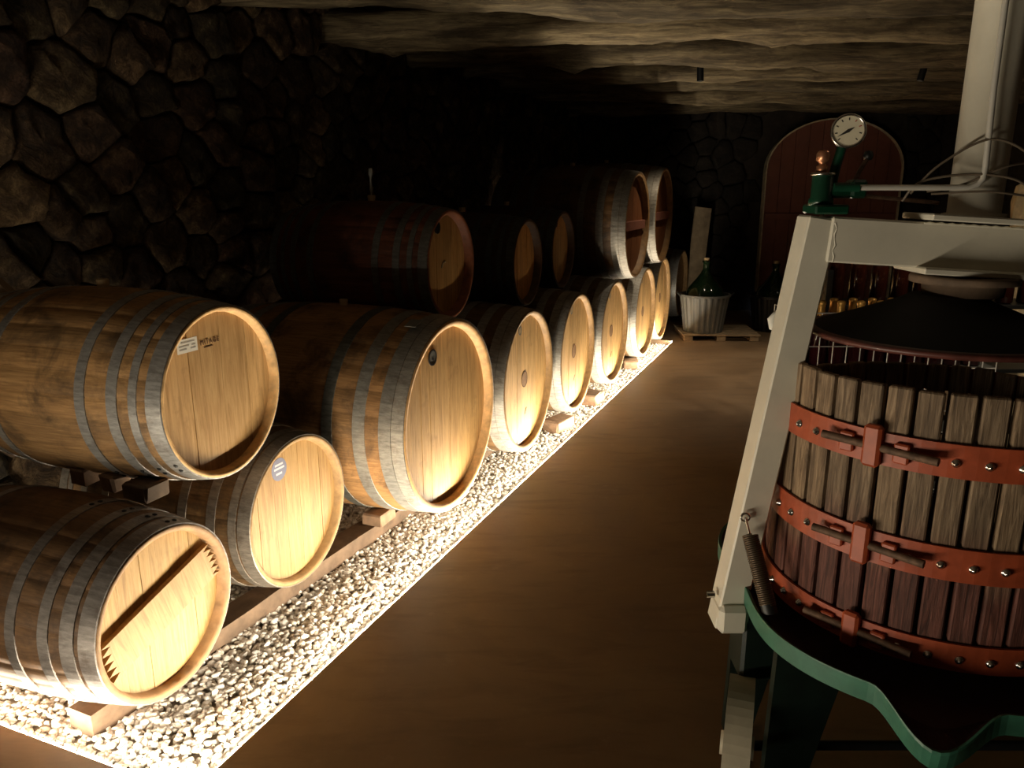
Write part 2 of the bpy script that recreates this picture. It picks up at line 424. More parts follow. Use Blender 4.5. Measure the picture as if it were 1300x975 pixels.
# stone walls
def clip(poly, nx, ny, d):                       # keep n.p <= d
    out = []
    for i in range(len(poly)):
        a, b = poly[i], poly[(i + 1) % len(poly)]; da, db = nx * a[0] + ny * a[1] - d, nx * b[0] + ny * b[1] - d
        if da <= 0: out.append(a)
        if da * db < 0:
            t = da / (da - db); out.append((a[0] + t * (b[0] - a[0]), a[1] + t * (b[1] - a[1])))
    return out
def cells(x0, x1, z0, z1, sx, sz, r_):
    seeds = []; grid = {}                        # darts of mixed spacing: big and small stones side by side
    area = (x1 - x0 + 2 * sx) * (z1 - z0 + 2 * sz) / (sx * sz)
    for t in range(int(area * 14)):
        p = (r_.uniform(x0 - sx, x1 + sx), r_.uniform(z0 - sz, z1 + sz)); rad = r_.choice((.55, .75, .95, 1.15)) if t < area * 6 else .55
        gx, gz = int(p[0] // sx), int(p[1] // sz)
        if all(((p[0] - q[0]) / sx) ** 2 + ((p[1] - q[1]) / sz) ** 2 > ((rad + q[2]) / 2) ** 2 for a in range(gx - 2, gx + 3) for b in range(gz - 2, gz + 3) for q in grid.get((a, b), ())):
            q = (p[0], p[1], rad); seeds.append(q); grid.setdefault((gx, gz), []).append(q)
    res = []
    for i, s in enumerate(seeds):
        poly = [(x0, z0), (x1, z0), (x1, z1), (x0, z1)]
        if not (x0 - .1 < s[0] < x1 + .1 and z0 - .1 < s[1] < z1 + .1): continue
        for j, q in enumerate(seeds):
            if i == j: continue
            dx, dz = q[0] - s[0], q[1] - s[1]; L = math.hypot(dx, dz)
            if L > 3 * max(sx, sz): continue
            poly = clip(poly, dx / L, dz / L, (dx * (s[0] + q[0]) + dz * (s[1] + q[1])) / 2 / L - .004)
            if len(poly) < 3: break
        if len(poly) >= 3: res.append(poly)
    return res
def stone_mesh(poly, r_, jit=.022, depth=.06):
    """pillowy irregular stone: local x along wall, z up, y out of the wall"""
    pp = []
    for i in range(len(poly)):                  # break the straight joints
        a, b = poly[i], poly[(i + 1) % len(poly)]; L = math.hypot(b[0] - a[0], b[1] - a[1])
        if L < .025: continue
        pp.append((a[0] + r_.uniform(-.006, .006), a[1] + r_.uniform(-.006, .006)))
        nn = 3 if L > .12 else (2 if L > .06 else 1)
        for q in range(1, nn): pp.append((a[0] + (b[0] - a[0]) * q / nn + r_.uniform(-jit, jit) * .5, a[1] + (b[1] - a[1]) * q / nn + r_.uniform(-jit, jit) * .5))
    n = len(pp)
    if n < 3: return None
    cx = sum(p[0] for p in pp) / n; cz = sum(p[1] for p in pp) / n
    d0 = depth * r_.uniform(.5, 1.3); v = []; f = []; so = Vector((r_.uniform(0, 90), r_.uniform(0, 90), 0))
    tx, tz = r_.uniform(-.14, .14), r_.uniform(-.14, .14)
    for sc, yy, nz in ((1, -.02, 0), (.99, d0 * .55, .004), (.93, d0 * .88, .006), (.80, d0 * 1.0, .007), (.42, d0 * 1.06, .008)):
        for (x, z) in pp:
            dx, dz = (x - cx) * sc, (z - cz) * sc
            pn = Vector((dx, dz, 0)) + so; nn_ = (mnoise.noise(pn * 14) * .020 + mnoise.noise(pn * 38) * .009) if yy > 0 else 0
            v.append((dx, yy + (dx * tx + dz * tz if yy > 0 else 0) + nn_, dz))
    v.append((0, d0 * 1.05, 0))
    for k in range(4):
        for i in range(n):
            a, b = k * n + i, k * n + (i + 1) % n; f.append((a, b, b + n, a + n))
    for i in range(n): f.append((4 * n + i, 4 * n + (i + 1) % n, 5 * n))
    m = bpy.data.meshes.new('stone'); m.from_pydata(v, [], [tuple(reversed(q)) for q in f]); m.polygons.foreach_set('use_smooth', [True] * len(m.polygons)); m.update()
    return m, (cx, cz)
R1 = random.Random(11)
def wall(name, origin, rotz, x0, x1, z0, z1, sx, sz, label, singles_range=None, skip=None, mat='stone'):
    mb = MB(); mb.box(((x0 + x1) / 2, -.12, (z0 + z1) / 2), (x1 - x0, .2, z1 - z0))
    wl = mb.build(name, M['mortar']); wl.location = origin; wl.rotation_euler = (0, 0, rotz)
    tag(wl, label, kind='structure'); rest = MB(); cnt = 0
    for poly in cells(x0, x1, z0, z1, sx, sz, R1):
        cxx = sum(p[0] for p in poly) / len(poly); czz = sum(p[1] for p in poly) / len(poly)
        if skip and skip(cxx, czz): continue
        r = stone_mesh(poly, R1)
        if r is None: continue
        m, (cx, cz) = r
        if singles_range and singles_range(cx, cz) and cnt < 300:
            o = obj('stone', m, M[mat], wl); o.location = (cx, -.02, cz); cnt += 1
        else:
            rest.add([(p.co.x + cx, p.co.y - .02, p.co.z + cz) for p in m.vertices], [tuple(q.vertices) for q in m.polygons]); bpy.data.meshes.remove(m)
    rest.sm = [True] * len(rest.f)
    if rest.v: tag(rest.build('far_stones', M[mat], wl), kind='stuff')
    return wl
# left wall runs along the row; its outward normal is +N, local x = -U so that local y = N
wall('wall_left', row(0, WALL_OFF), math.atan2(-U.y, -U.x), -7.9, 2.6, .0, ZC, .26, .20,
     'dark rough stone wall behind the barrel row', lambda x, z: -4.6 < x < 1.2 and z > .35)
DX0, DX1 = 3.06, 4.68
def door_hole(x, z):
    X = -x                                        # back wall's local x runs the other way
    return DX0 - .1 < X < DX1 + .1 and z < 2.42
wall('wall_back', (0, YB, 0), PI, -5.2, -.2, 0, ZC, .3, .25, 'stone end wall around the arched door, coloured as if in deep shade',
     lambda x, z: False, door_hole, 'stone_shaded')
mb = MB(); mb.box((5.3, 3.9, ZC / 2), (.2, 12.2, ZC)); tag(mb.build('wall_right', M['mortar']), 'dark side wall beyond the press', kind='structure')
mb = MB(); mb.box((.9, 3.9, ZC + .05), (9.4, 12.4, .1)); ceil = tag(mb.build('ceiling', M['ceiling_board']), 'dark boarded ceiling above the log beams', kind='structure')
def log_mesh(L, r, sd):
    rr = random.Random(sd); nl, ns = 110, 18; v = []; f = []
    ph = [(rr.uniform(.8, 9), rr.uniform(0, 6.28), rr.randint(1, 4), rr.uniform(.02, .075)) for _ in range(9)]
    knots = [(rr.uniform(-L / 2, L / 2), rr.uniform(0, 6.28), rr.uniform(.15, .40)) for _ in range(14)]
    for i in range(nl + 1):
        x = -L / 2 + L * i / nl; by = .02 * math.sin(x * 1.1 + sd); bz = .016 * math.sin(x * 1.7 + sd * 2)
        for k in range(ns):
            a = 2 * PI * k / ns; q = 1.0
            for (fr, p0, m_, am) in ph: q += am * math.sin(fr * x + p0 + m_ * a)
            for (kx, ka, kh) in knots:
                da = (a - ka + PI) % (2 * PI) - PI
                q += kh * math.exp(-((x - kx) / .07) ** 2 - (da / .5) ** 2)
            q += rr.uniform(-.05, .05)
            v.append((x, by + math.cos(a) * r * q, bz + math.sin(a) * r * q))
    for i in range(nl):
        for k in range(ns):
            a, b = i * ns + k, i * ns + (k + 1) % ns; f.append((a, a + ns, b + ns, b))
    f.append(tuple(range(ns))); f.append(tuple(range((nl + 1) * ns - 1, nl * ns - 1, -1)))
    return pyd('log_beam', v, f, True)
# (Y, z of axis, radius, yaw, tilt)
for i, (Y, z, r, yaw, tl) in enumerate([(2.9, 2.47, .11, .0, .0), (3.55, 2.46, .10, .02, .0), (4.25, 2.455, .105, .03, .004), (5.0, 2.455, .105, .0, -.003), (5.95, 2.47, .115, .0, .0),
                                  (6.75, 2.445, .085, .0, .003), (7.45, 2.44, .08, .01, .0), (8.3, 2.44, .085, .0, .0), (9.25, 2.42, .09, -.01, -.006)]):
    o = obj('log_beam', log_mesh(7.2, r, 20 + i), M['log'], ceil); o.location = (1.7, Y, z); o.rotation_euler = (0, tl, yaw)

# arched double door
def arch_outline(w2, z_s, z_t, n=24):
    pts = [(-w2, 0), ]
    for i in range(n + 1):
        a = PI - PI * i / n; pts.append((w2 * math.cos(a), z_s + (z_t - z_s) * math.sin(a)))
    pts.append((w2, 0)); return pts
door = empty('door_1', ((DX0 + DX1) / 2, YB - .14, 0)); tag(door, 'arched reddish brown wooden double door in the end wall', kind='structure')
w2 = (DX1 - DX0) / 2; out = arch_outline(w2, 1.72, 2.30)
def arch_top(x): return 1.72 + .58 * math.sqrt(max(0, 1 - (x / w2) ** 2))
nb = 10
for i in range(nb):
    xa, xb = -w2 + 2 * w2 * i / nb + .003, -w2 + 2 * w2 * (i + 1) / nb - .003
    xs = [xa + (xb - xa) * k / 4 for k in range(5)]
    fr = [(xa, 0, .03), (xb, 0, .03)] + [(x, 0, arch_top(x)) for x in reversed(xs)]
    n = len(fr); v = [(p[0], -.02, p[2]) for p in fr] + [(p[0], .03, p[2]) for p in fr]
    f = [tuple(range(n)), tuple(range(2 * n - 1, n - 1, -1))] + [(k, k + n, (k + 1) % n + n, (k + 1) % n) for k in range(n)]
    obj('door_plank', pyd('door_plank', v, f), M['door_paint'], door)
for z in (.35, 1.18): MB().box((0, -.035, z), (2 * w2 - .04, .025, .07), bev=.004).build('ledge', M['door_paint'], door)
mb = MB(); mb.add([(p[0], -.02, p[1]) for p in out], [tuple(range(len(out)))]); 
fr = MB(); n = len(out)
vi = [(p[0], y, p[1]) for y in (-.05, .1) for p in out]; o2 = [(p[0] * 1.018, p[1] + (.015 if p[1] > 0 else 0)) for p in out]
vo = [(p[0], y, p[1]) for y in (-.05, .1) for p in o2]
f = []
for k in range(n - 1):
    f += [(k, k + 1, 2 * n + k + 1, 2 * n + k), (k, n + k, n + k + 1, k + 1)]
fr.add(vi + vo, f); fr.build('door_surround', M['pale_stone'], door)
MB().box((-.75, .05, .012), (.16, .01, .018)).build('daylight_gap', M['day_light'], door)
MB().tube([(-.09, -.02, 1.08), (-.09, -.06, 1.08), (-.09, -.06, 1.2), (-.09, -.02, 1.2)], .008, 8).build('door_handle', M['black_metal'], door)

# ------------------------------------------------------------------ barrels
NST = 28
def radius_at(x, L, r, Rb): return r + (Rb - r) * (1 - (2 * x / L) ** 2)
def barrel_body(L, r, Rb, chime=.020, recess=.034):
    nl = 18; angs = []
    for k in range(NST):
        a = 2 * PI * k / NST; d = 2 * PI / NST
        angs += [(a, -.0016), (a + d * .07, 0), (a + d * .5, .0006), (a + d * .93, 0)]
    ns = len(angs); rings = []
    rings.append((-L / 2, r - .02, 0))
    for i in range(nl + 1):
        x = -L / 2 + L * i / nl; rings.append((x, radius_at(x, L, r, Rb), 1))
    rings[-1] = (L / 2 - .004, radius_at(L / 2 - .004, L, r, Rb), 1)
    rings.append((L / 2, r - .003, .5)); rings.append((L / 2, r - chime * .55, .5)); rings.append((L / 2 - .006, r - chime, .5)); rings.append((L / 2 - recess - .012, r - chime - .006, .3))
    v = []; f = []; m = []
    for (x, R, g) in rings:
        for (a, d) in angs: v.append((x, -math.sin(a) * (R + d * g), math.cos(a) * (R + d * g)))
    for i in range(len(rings) - 1):
        for k in range(ns):
            a, b = i * ns + k, i * ns + (k + 1) % ns; f.append((a, a + ns, b + ns, b)); m.append(1 if i >= nl + 1 else 0)
    f.append(tuple(range(ns))); m.append(0)
    me = pyd('body', v, f, True); me.polygons.foreach_set('material_index', m); me.materials.append(M['oak']); me.materials.append(M['chime'])
    return me
def hoop_mesh(x0, x1, L, r, Rb, th=.0032):
    ns = 72; v = []; f = []
    xs = [x0, x0 + .0008, x1 - .0008, x1]
    for k in range(ns):
        a = 2 * PI * k / ns
        for j, x in enumerate(xs):
            R = radius_at(x, L, r, Rb) + (th if j in (1, 2) else -.001)
            v.append((x, -math.sin(a) * R, math.cos(a) * R))
    for k in range(ns):
        for j in range(3):
            p = k * 4 + j; q = ((k + 1) % ns) * 4 + j; f.append((p, p + 1, q + 1, q))
    return pyd('hoop', v, f)
def disc_prism(poly, x0, x1):
    """poly in (y, z), thickness from x0 to x1 (front)"""
    n = len(poly); v = [(x0, p[0], p[1]) for p in poly] + [(x1, p[0], p[1]) for p in poly]
    f = [tuple(range(n, 2 * n)), tuple(range(n - 1, -1, -1))] + [(k, (k + 1) % n, (k + 1) % n + n, k + n) for k in range(n)]
    return v, f
def circle(cy, cz, r, n=24): return [(cy + r * math.cos(2 * PI * k / n), cz + r * math.sin(2 * PI * k / n)) for k in range(n)]
def text_mesh(s, size):
    cu = bpy.data.curves.new('lettering', 'FONT'); cu.body = s; cu.size = size; cu.extrude = .0004; cu.align_x = 'LEFT'; cu.space_character = 1.2
    o = bpy.data.objects.new('lettering', cu); C.objects.link(o); bpy.context.view_layer.update()
    m = bpy.data.meshes.new_from_object(o.evaluated_get(bpy.context.evaluated_depsgraph_get()))
    bpy.data.objects.remove(o); return m
class Barrel:
    def __init__(s, name, label, group, c, r, phi, L, ratio, hoops, roll=0, head_roll=0, wood=(1, 1, 1), head=(1, 1, 1), steel=(1, 1, 1),
                 boards=7, recess=.046, chime=.02, bung=True, cat='barrel', hoop_cols=None, rivets=False, seed=0):
        ph = math.radians(phi); ax = Vector((math.cos(ph), -math.sin(ph), 0)); Rb = r * ratio
        s.L, s.r, s.Rb, s.recess, s.chime = L, r, Rb, recess, chime
        mid = Vector(c) - ax * (L / 2)
        e = empty(name, (mid.x, mid.y, c[2] - Rb), (0, 0, -ph)); s.e = e; tag(e, label, cat, group); s.roll = head_roll
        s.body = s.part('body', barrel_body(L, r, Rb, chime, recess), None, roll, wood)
        rr = random.Random(seed + 5)
        for i, (f0, f1) in enumerate(list(hoops) + [(1 - b, 1 - a) for (a, b) in hoops]):
            x0, x1 = L / 2 - L * f1, L / 2 - L * f0
            hc = hoop_cols[i % len(hoops)] if hoop_cols else steel
            h = s.part('hoop', hoop_mesh(x0, min(x1, L / 2 - .002), L, r, Rb), M['hoop'], roll, hc)
            if rivets and i < len(hoops):
                xm = (x0 + x1) / 2; Rm = radius_at(xm, L, r, Rb); a0_ = rivets + .05 * i
                for da in (-.05, .05):
                    b = MB(); a = a0_ + da; d = Vector((0, -math.sin(a), math.cos(a)))
                    b.tube([Vector((xm, 0, 0)) + d * (Rm + .001), Vector((xm, 0, 0)) + d * (Rm + .0055), Vector((xm, 0, 0)) + d * (Rm + .0075)], [.0075, .007, .002], 8)
                    q = b.build('rivet', M['plug_black'], h)
        rh = r - chime - .003; xs = L / 2 - recess
        ws = [rr.uniform(.8, 1.25) for _ in range(boards)]; tot = sum(ws); y = -rh; s.rh = rh; s.xs = xs
        for i in range(boards):
            y2 = y + 2 * rh * ws[i] / tot; ya, yb = y + .0006, y2 - .0006
            k = 8 if boards > 2 else 20
            ys = [ya + (yb - ya) * j / k for j in range(k + 1)]
            poly = [(q, -math.sqrt(max(1e-6, rh * rh - q * q))) for q in ys] + [(q, math.sqrt(max(1e-6, rh * rh - q * q))) for q in reversed(ys)]
            v, f = disc_prism(poly, xs - .018, xs + rr.uniform(-.0012, .0012))
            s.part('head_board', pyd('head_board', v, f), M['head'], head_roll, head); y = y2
        if bung:
            b = MB(); b.lathe([(0, .026), (.018, .026), (.020, .022), (.017, -.01)], 16, c=(0, 0, Rb)); s.part('bung', b.mesh('bung'), M['bung'], 0)
    def part(s, name, mesh, mat, roll=0, col=(1, 1, 1)):
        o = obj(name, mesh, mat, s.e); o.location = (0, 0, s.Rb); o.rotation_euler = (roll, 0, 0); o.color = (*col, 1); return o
    def on_head(s, name, poly, mat, h=.0015, roll=0, base=0.0, label=None):
        v, f = disc_prism(poly, s.xs + base, s.xs + base + h); o = s.part(name, pyd(name, v, f), mat, roll)
        if label: o['label'] = label
        return o
    def ring(s, name, cy, cz, ro, ri, mat, h=.0015):
        n = 28; v = []; f = []
        for k in range(n):
            a = 2 * PI * k / n
            for (R, x) in ((ro, s.xs), (ro, s.xs + h), (ri, s.xs + h), (ri, s.xs)): v.append((x, cy + R * math.cos(a), cz + R * math.sin(a)))
        for k in range(n):
            for j in range(3):
                p = k * 4 + j; q = ((k + 1) % n) * 4 + j; f.append((p, q, q + 1, p + 1))
        return s.part(name, pyd(name, v, f), mat)
HA = [(.0, .055), (.085, .115), (.155, .195), (.275, .315)]        # small oak casks
HB = [(.0, .060), (.075, .125), (.165, .205), (.29, .33)]
HD = [(.0, .050), (.051, .10), (.155, .205), (.29, .335)]          # large casks
G_low, G_top, G_big = 'barrels on the lower tier', 'small casks on the upper tier', 'large barrels on the upper tier'
bl = {}
A = Barrel('wine_barrel', 'oak barrel with a white paper label on its head, on wooden blocks above two others', None,
           (-.898, 2.339, .881), .271, 19.5, .90, 1.15, HA, roll=.1, wood=(1.25, 1.15, 1.0), head=(1.12, 1.02, .88), boards=4, rivets=2.2, seed=1, chime=.016, recess=.030)
Bb = Barrel('wine_barrel', 'oak barrel with a saw toothed crossbar on its head, lying on the gravel', None,
            (-.988, 1.994, .314), .254, 20.3, .86, 1.15, HB, wood=(.55, .47, .43), head=(.88, .82, .62), steel=(.75, .7, .68), boards=5, rivets=-.25, seed=2, chime=.020, recess=.034, bung=False)
Cc = Barrel('wine_barrel', 'oak barrel with a round blue grey sticker, on the timber rail', None,
            (-.789, 2.679, .333), .283, 21.4, .90, 1.14, [(.0, .055), (.062, .095), (.15, .19), (.28, .32)], wood=(.55, .5, .42), head=(.82, .74, .56), steel=(.8, .74, .66), boards=7, seed=3, chime=.018, recess=.034)
D = Barrel('wine_barrel', 'large oak barrel with a round grey metal plug and a wide double end hoop', None,
           (-.26, 3.303, .517), .432, 23.1, 1.12, 1.08, HD, wood=(1.15, 1.0, .85), head=(1.12, 1.0, .80), steel=(1.0, 1.02, .98), boards=9, seed=4, chime=.030, recess=.038,
           hoop_cols=[(1.05, 1.05, 1.0), (.9, .92, .9), (1.0, 1.0, .95), (.45, .47, .43)])
new_lab = 'pale oak barrel with a central medallion, %s along from the barrel with the grey plug'
K3 = 1.03
for i, (c, r, phi) in enumerate([((.102, 4.113, .476), .391, 21.3), ((.436, 4.901, .469), .384, 21.3), ((.773, 5.656, .466), .381, 22.2), ((1.165, 6.610, .466), .381, 22.2), ((1.462, 7.41, .475), .39, 21.5)]):
    c = (c[0] * K3, c[1] * K3, 1.5 - (1.5 - c[2]) * K3); r *= K3
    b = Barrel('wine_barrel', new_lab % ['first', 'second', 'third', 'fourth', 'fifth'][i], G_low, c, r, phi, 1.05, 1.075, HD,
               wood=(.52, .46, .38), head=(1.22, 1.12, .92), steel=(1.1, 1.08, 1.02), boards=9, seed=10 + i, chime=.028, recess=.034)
    b.ring('plug_ring', -.20 * r, .74 * r, .062 * r, .046 * r, M['plug_grey'])
    b.on_head('head_plug', circle(-.20 * r, .74 * r, .046 * r), M['bung'], .001)
    b.on_head('medallion', circle(-.02 * r, .02 * r, .105 * r), M['medallion'], .001, label='brown round brand in the middle of the head')
    b.ring('medallion_ring', -.02 * r, .02 * r, .115 * r, .104 * r, M['brand'])
    for k in range(3): b.on_head('brand_mark', [(-.02 * r + .01 * k, -.5 * r + .012 * k), (.012 * r + .01 * k, -.5 * r + .012 * k), (.03 * r + .01 * k, -.47 * r + .012 * k), (.0 + .01 * k, -.47 * r + .012 * k)], M['brand'], .0006)
    bl[i] = b
Barrel('wine_barrel', 'last pale barrel at the far end of the row, beside the leaning board', None, (1.958, 8.854, .45), .375, 22.2, 1.05, 1.08, HD, head=(1.05, .95, .78), wood=(.6, .55, .5), seed=20, boards=9, chime=.03)
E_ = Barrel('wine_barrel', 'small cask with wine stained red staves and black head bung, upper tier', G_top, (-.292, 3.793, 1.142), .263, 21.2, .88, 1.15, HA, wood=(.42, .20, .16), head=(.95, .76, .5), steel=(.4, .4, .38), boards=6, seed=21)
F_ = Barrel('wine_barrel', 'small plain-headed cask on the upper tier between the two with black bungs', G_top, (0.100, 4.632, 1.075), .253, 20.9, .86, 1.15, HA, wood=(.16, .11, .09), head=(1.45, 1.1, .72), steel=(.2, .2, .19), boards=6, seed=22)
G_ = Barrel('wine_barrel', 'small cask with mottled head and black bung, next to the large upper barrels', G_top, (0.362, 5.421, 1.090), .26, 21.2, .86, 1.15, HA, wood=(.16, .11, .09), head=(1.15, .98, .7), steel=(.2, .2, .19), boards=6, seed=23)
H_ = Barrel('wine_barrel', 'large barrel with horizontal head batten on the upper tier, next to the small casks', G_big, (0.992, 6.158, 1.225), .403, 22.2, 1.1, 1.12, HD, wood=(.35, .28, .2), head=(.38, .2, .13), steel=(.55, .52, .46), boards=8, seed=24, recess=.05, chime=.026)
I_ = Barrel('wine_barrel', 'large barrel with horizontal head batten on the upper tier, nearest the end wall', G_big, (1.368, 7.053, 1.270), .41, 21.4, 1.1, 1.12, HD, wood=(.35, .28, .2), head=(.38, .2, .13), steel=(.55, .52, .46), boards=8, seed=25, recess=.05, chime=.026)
# details on the heads
r = .271
lab = A.on_head('paper_label', [(-.58 * r, .545 * r), (-.27 * r, .545 * r), (-.27 * r, .70 * r), (-.58 * r, .70 * r)], M['paper'], .0008, label='white paper label')
for k, (ya, yb, z) in enumerate([(-.52, -.31, .655), (-.55, -.40, .615), (-.36, -.30, .615), (-.55, -.44, .58), (-.38, -.30, .58)]):
    v, f = disc_prism([(ya * r, z * r), (yb * r, z * r), (yb * r, (z + .016) * r), (ya * r, (z + .016) * r)], A.xs + .0009, A.xs + .0012)
    o = obj('print_line', pyd('print_line', v, f), M['paper_ink'], lab)
tm = text_mesh('MITAGE', .076 * r)
bt = A.part('branded_lettering', tm, M['brand']); bt.location = (A.xs + .0016, -.23 * r, A.Rb + .585 * r); bt.rotation_euler = (PI / 2, 0, PI / 2)
A.on_head('brand_underline', [(-.17 * r, .545 * r), (-.03 * r, .55 * r), (-.03 * r, .558 * r), (-.17 * r, .553 * r)], M['brand'], .0016)
r = .283
st = Cc.on_head('sticker', circle(-.24 * r, .64 * r, .15 * r), M['sticker_blue'], .0008, label='round blue grey sticker')
for (ya, yb, z) in ((-.32, -.16, .69), (-.34, -.14, .64), (-.31, -.19, .57)):
    v, f = disc_prism([(ya * r, z * r), (yb * r, z * r), (yb * r, (z + .028) * r), (ya * r, (z + .028) * r)], Cc.xs + .0009, Cc.xs + .0012); obj('print_line', pyd('print_line', v, f), M['sticker_print'], st)
for q in st.children: q.location = (0, 0, 0)
r = .432
D.on_head('head_plug', circle(-.27 * r, .66 * r, .078 * r), M['plug_grey'], .002, label='round grey metal plug')
D.ring('plug_ring', -.27 * r, .66 * r, .082 * r, .066 * r, M['plug_black'], .004)
D.on_head('plug_hole', circle(-.265 * r, .64 * r, .018 * r), M['plug_black'], .0035)
v = MB(); v.box((D.L / 2 - .10, 0, .009), (.055, .06, .003), mi=0); tgm = v.mesh('hoop_tag'); tg = D.part('hoop_tag', tgm, M['plug_grey']); tg.location = (0, 0, D.Rb); tg.rotation_euler = (.35, 0, 0)
for q in tgm.vertices: q.co.z += .455
r = .263
E_.on_head('head_bung', circle(-.26 * r, .68 * r, .11 * r), M['plug_black'], .006, label='black rubber bung')
arc = MB(); arc.tube([(E_.xs + .001, .02 * r + .12 * r * math.cos(a), -.08 * r + .12 * r * math.sin(a)) for a in np.linspace(1.2, 3.0, 8)], .003, 5); E_.part('chalk_mark', arc.mesh('chalk_mark'), M['dial'])
r = .26
G_.on_head('head_bung', circle(-.22 * r, .70 * r, .11 * r), M['plug_black'], .006, label='black rubber bung')
# airlock standing in the stained cask's bung hole
al_ = MB(); al_.lathe([(0, .13), (.010, .128), (.011, .10), (.005, .085), (.005, .045), (.009, .03), (.004, .012), (.004, -.01)], 12, c=(0, 0, E_.Rb + .026)); E_.part('airlock', al_.mesh('airlock'), M['airlock_glass'])
# crossbars: H and I plain, B with saw-toothed ends
for b, r in ((H_, .403), (I_, .41)):
    rh = b.rh; y = math.sqrt(rh * rh - (.12 * rh) ** 2) - .004
    b.on_head('batten', [(-y, -.10 * rh), (y, -.10 * rh), (y, .08 * rh), (-y, .08 * rh)], M['door_paint'], .022)
rh = Bb.rh; z1, z2 = .30 * rh, -.20 * rh
teeth = 5; left = []; right = []
for k in range(teeth * 2 + 1):
    z = z1 + (z2 - z1) * k / (teeth * 2); y = math.sqrt(max(0, rh * rh - z * z)) - (.004 if k % 2 == 0 else .035)
    right.append((y, z)); left.append((-y, z))
# head board grain and crossbar lie at a slant on this cask
poly = right[::-1] + left
bar = Bb.on_head('crossbar', right + left[::-1], M['head'], .018, roll=.275, label='slanting wooden crossbar with saw toothed ends')
bar.color = (.72, .64, .5, 1)

# ------------------------------------------------------------------ timber rails, blocks and chocks under the barrels
def rail(al0, off0, al1, off1, z0, z1, wd, label, group='timber rails under the barrels'):
    p, q = row(al0, off0 - wd / 2), row(al1, off1 - wd / 2); d = q - p; L = d.length
    bm = bmesh.new(); bmesh.ops.create_cube(bm, size=1)
    for v in bm.verts: v.co = Vector((v.co.x * L, v.co.y * wd, v.co.z * (z1 - z0)))
    bmesh.ops.subdivide_edges(bm, edges=[e for e in bm.edges if abs(e.verts[0].co.x - e.verts[1].co.x) > .1], cuts=14)
    rr = random.Random(int(L * 1000))
    for v in bm.verts: v.co += Vector((0, rr.uniform(-.005, .005), rr.uniform(-.003, .002)))
    m = bpy.data.meshes.new('timber_rail'); bm.to_mesh(m); bm.free()
    o = obj('timber_rail', m, M['rail_wood']); o.location = (p + q) / 2 + Vector((0, 0, (z0 + z1) / 2)); o.rotation_euler = (0, 0, math.atan2(d.y, d.x))
    return tag(o, label, 'timber', group)
rail(.02, -.42, 1.98, -.33, -.06, .026, .10, 'weathered timber rail on the gravel under the near barrels')
rail(.02, -.95, 6.4, -.95, -.06, .008, .10, 'long timber rail under the back ends of the barrels')
rail(2.15, -.34, 6.4, -.32, -.06, .012, .10, 'timber rail under the pale barrels with medallions')
def block(name, c, d, rz, label, mat, group, seed, rx=0):
    rr = random.Random(seed); mb = MB(); mb.box((0, 0, d[2] / 2), d, bev=min(d) * .12); m = mb.mesh(name)
    for v in m.vertices: v.co += Vector((rr.uniform(-1, 1), rr.uniform(-1, 1), rr.uniform(-.6, .6))) * min(d) * .07
    o = obj(name, m, mat); o.location = c; o.rotation_euler = (rx, 0, rz); return tag(o, label, 'block', group)
ang = math.atan2(U.y, U.x)
for i, (a, o, z, d, rx, lb) in enumerate([
        (.335, -.46, .575, (.09, .10, .055), .0, 'dark rounded chock between the labelled barrel and the one below, nearest their heads'),
        (.33, -.58, .587, (.07, .06, .055), .0, 'reddish wooden block between the labelled barrel and the one below, middle of three'),
        (.33, -.71, .588, (.07, .065, .055), .0, 'tan wooden block between the labelled barrel and the one below, farthest from their heads')]):
    block('wooden_block', row(a, o, z), d, ang, lb, [M['rail_wood'], M['block_wood'], M['block_wood']][i], 'blocks under the labelled barrel', 40 + i)
block('wooden_block', row(1.50, -.37, .022), (.13, .10, .055), ang, 'square wooden chock on the rail under the large barrel with the grey plug', M['block_wood'], None, 44)
for i, (a, o, lb) in enumerate([(3.34, -.13, 'first'), (4.06, -.11, 'second'), (5.33, -.13, 'third')]):
    block('wooden_chock', row(a, o, -.055), (.20, .13, .085), ang + .3 * (i - 1), 'rough brown chock on the gravel under the pale barrels, %s from the double-hooped barrel' % lb, M['block_wood'], 'rough chocks on the gravel', 50 + i)

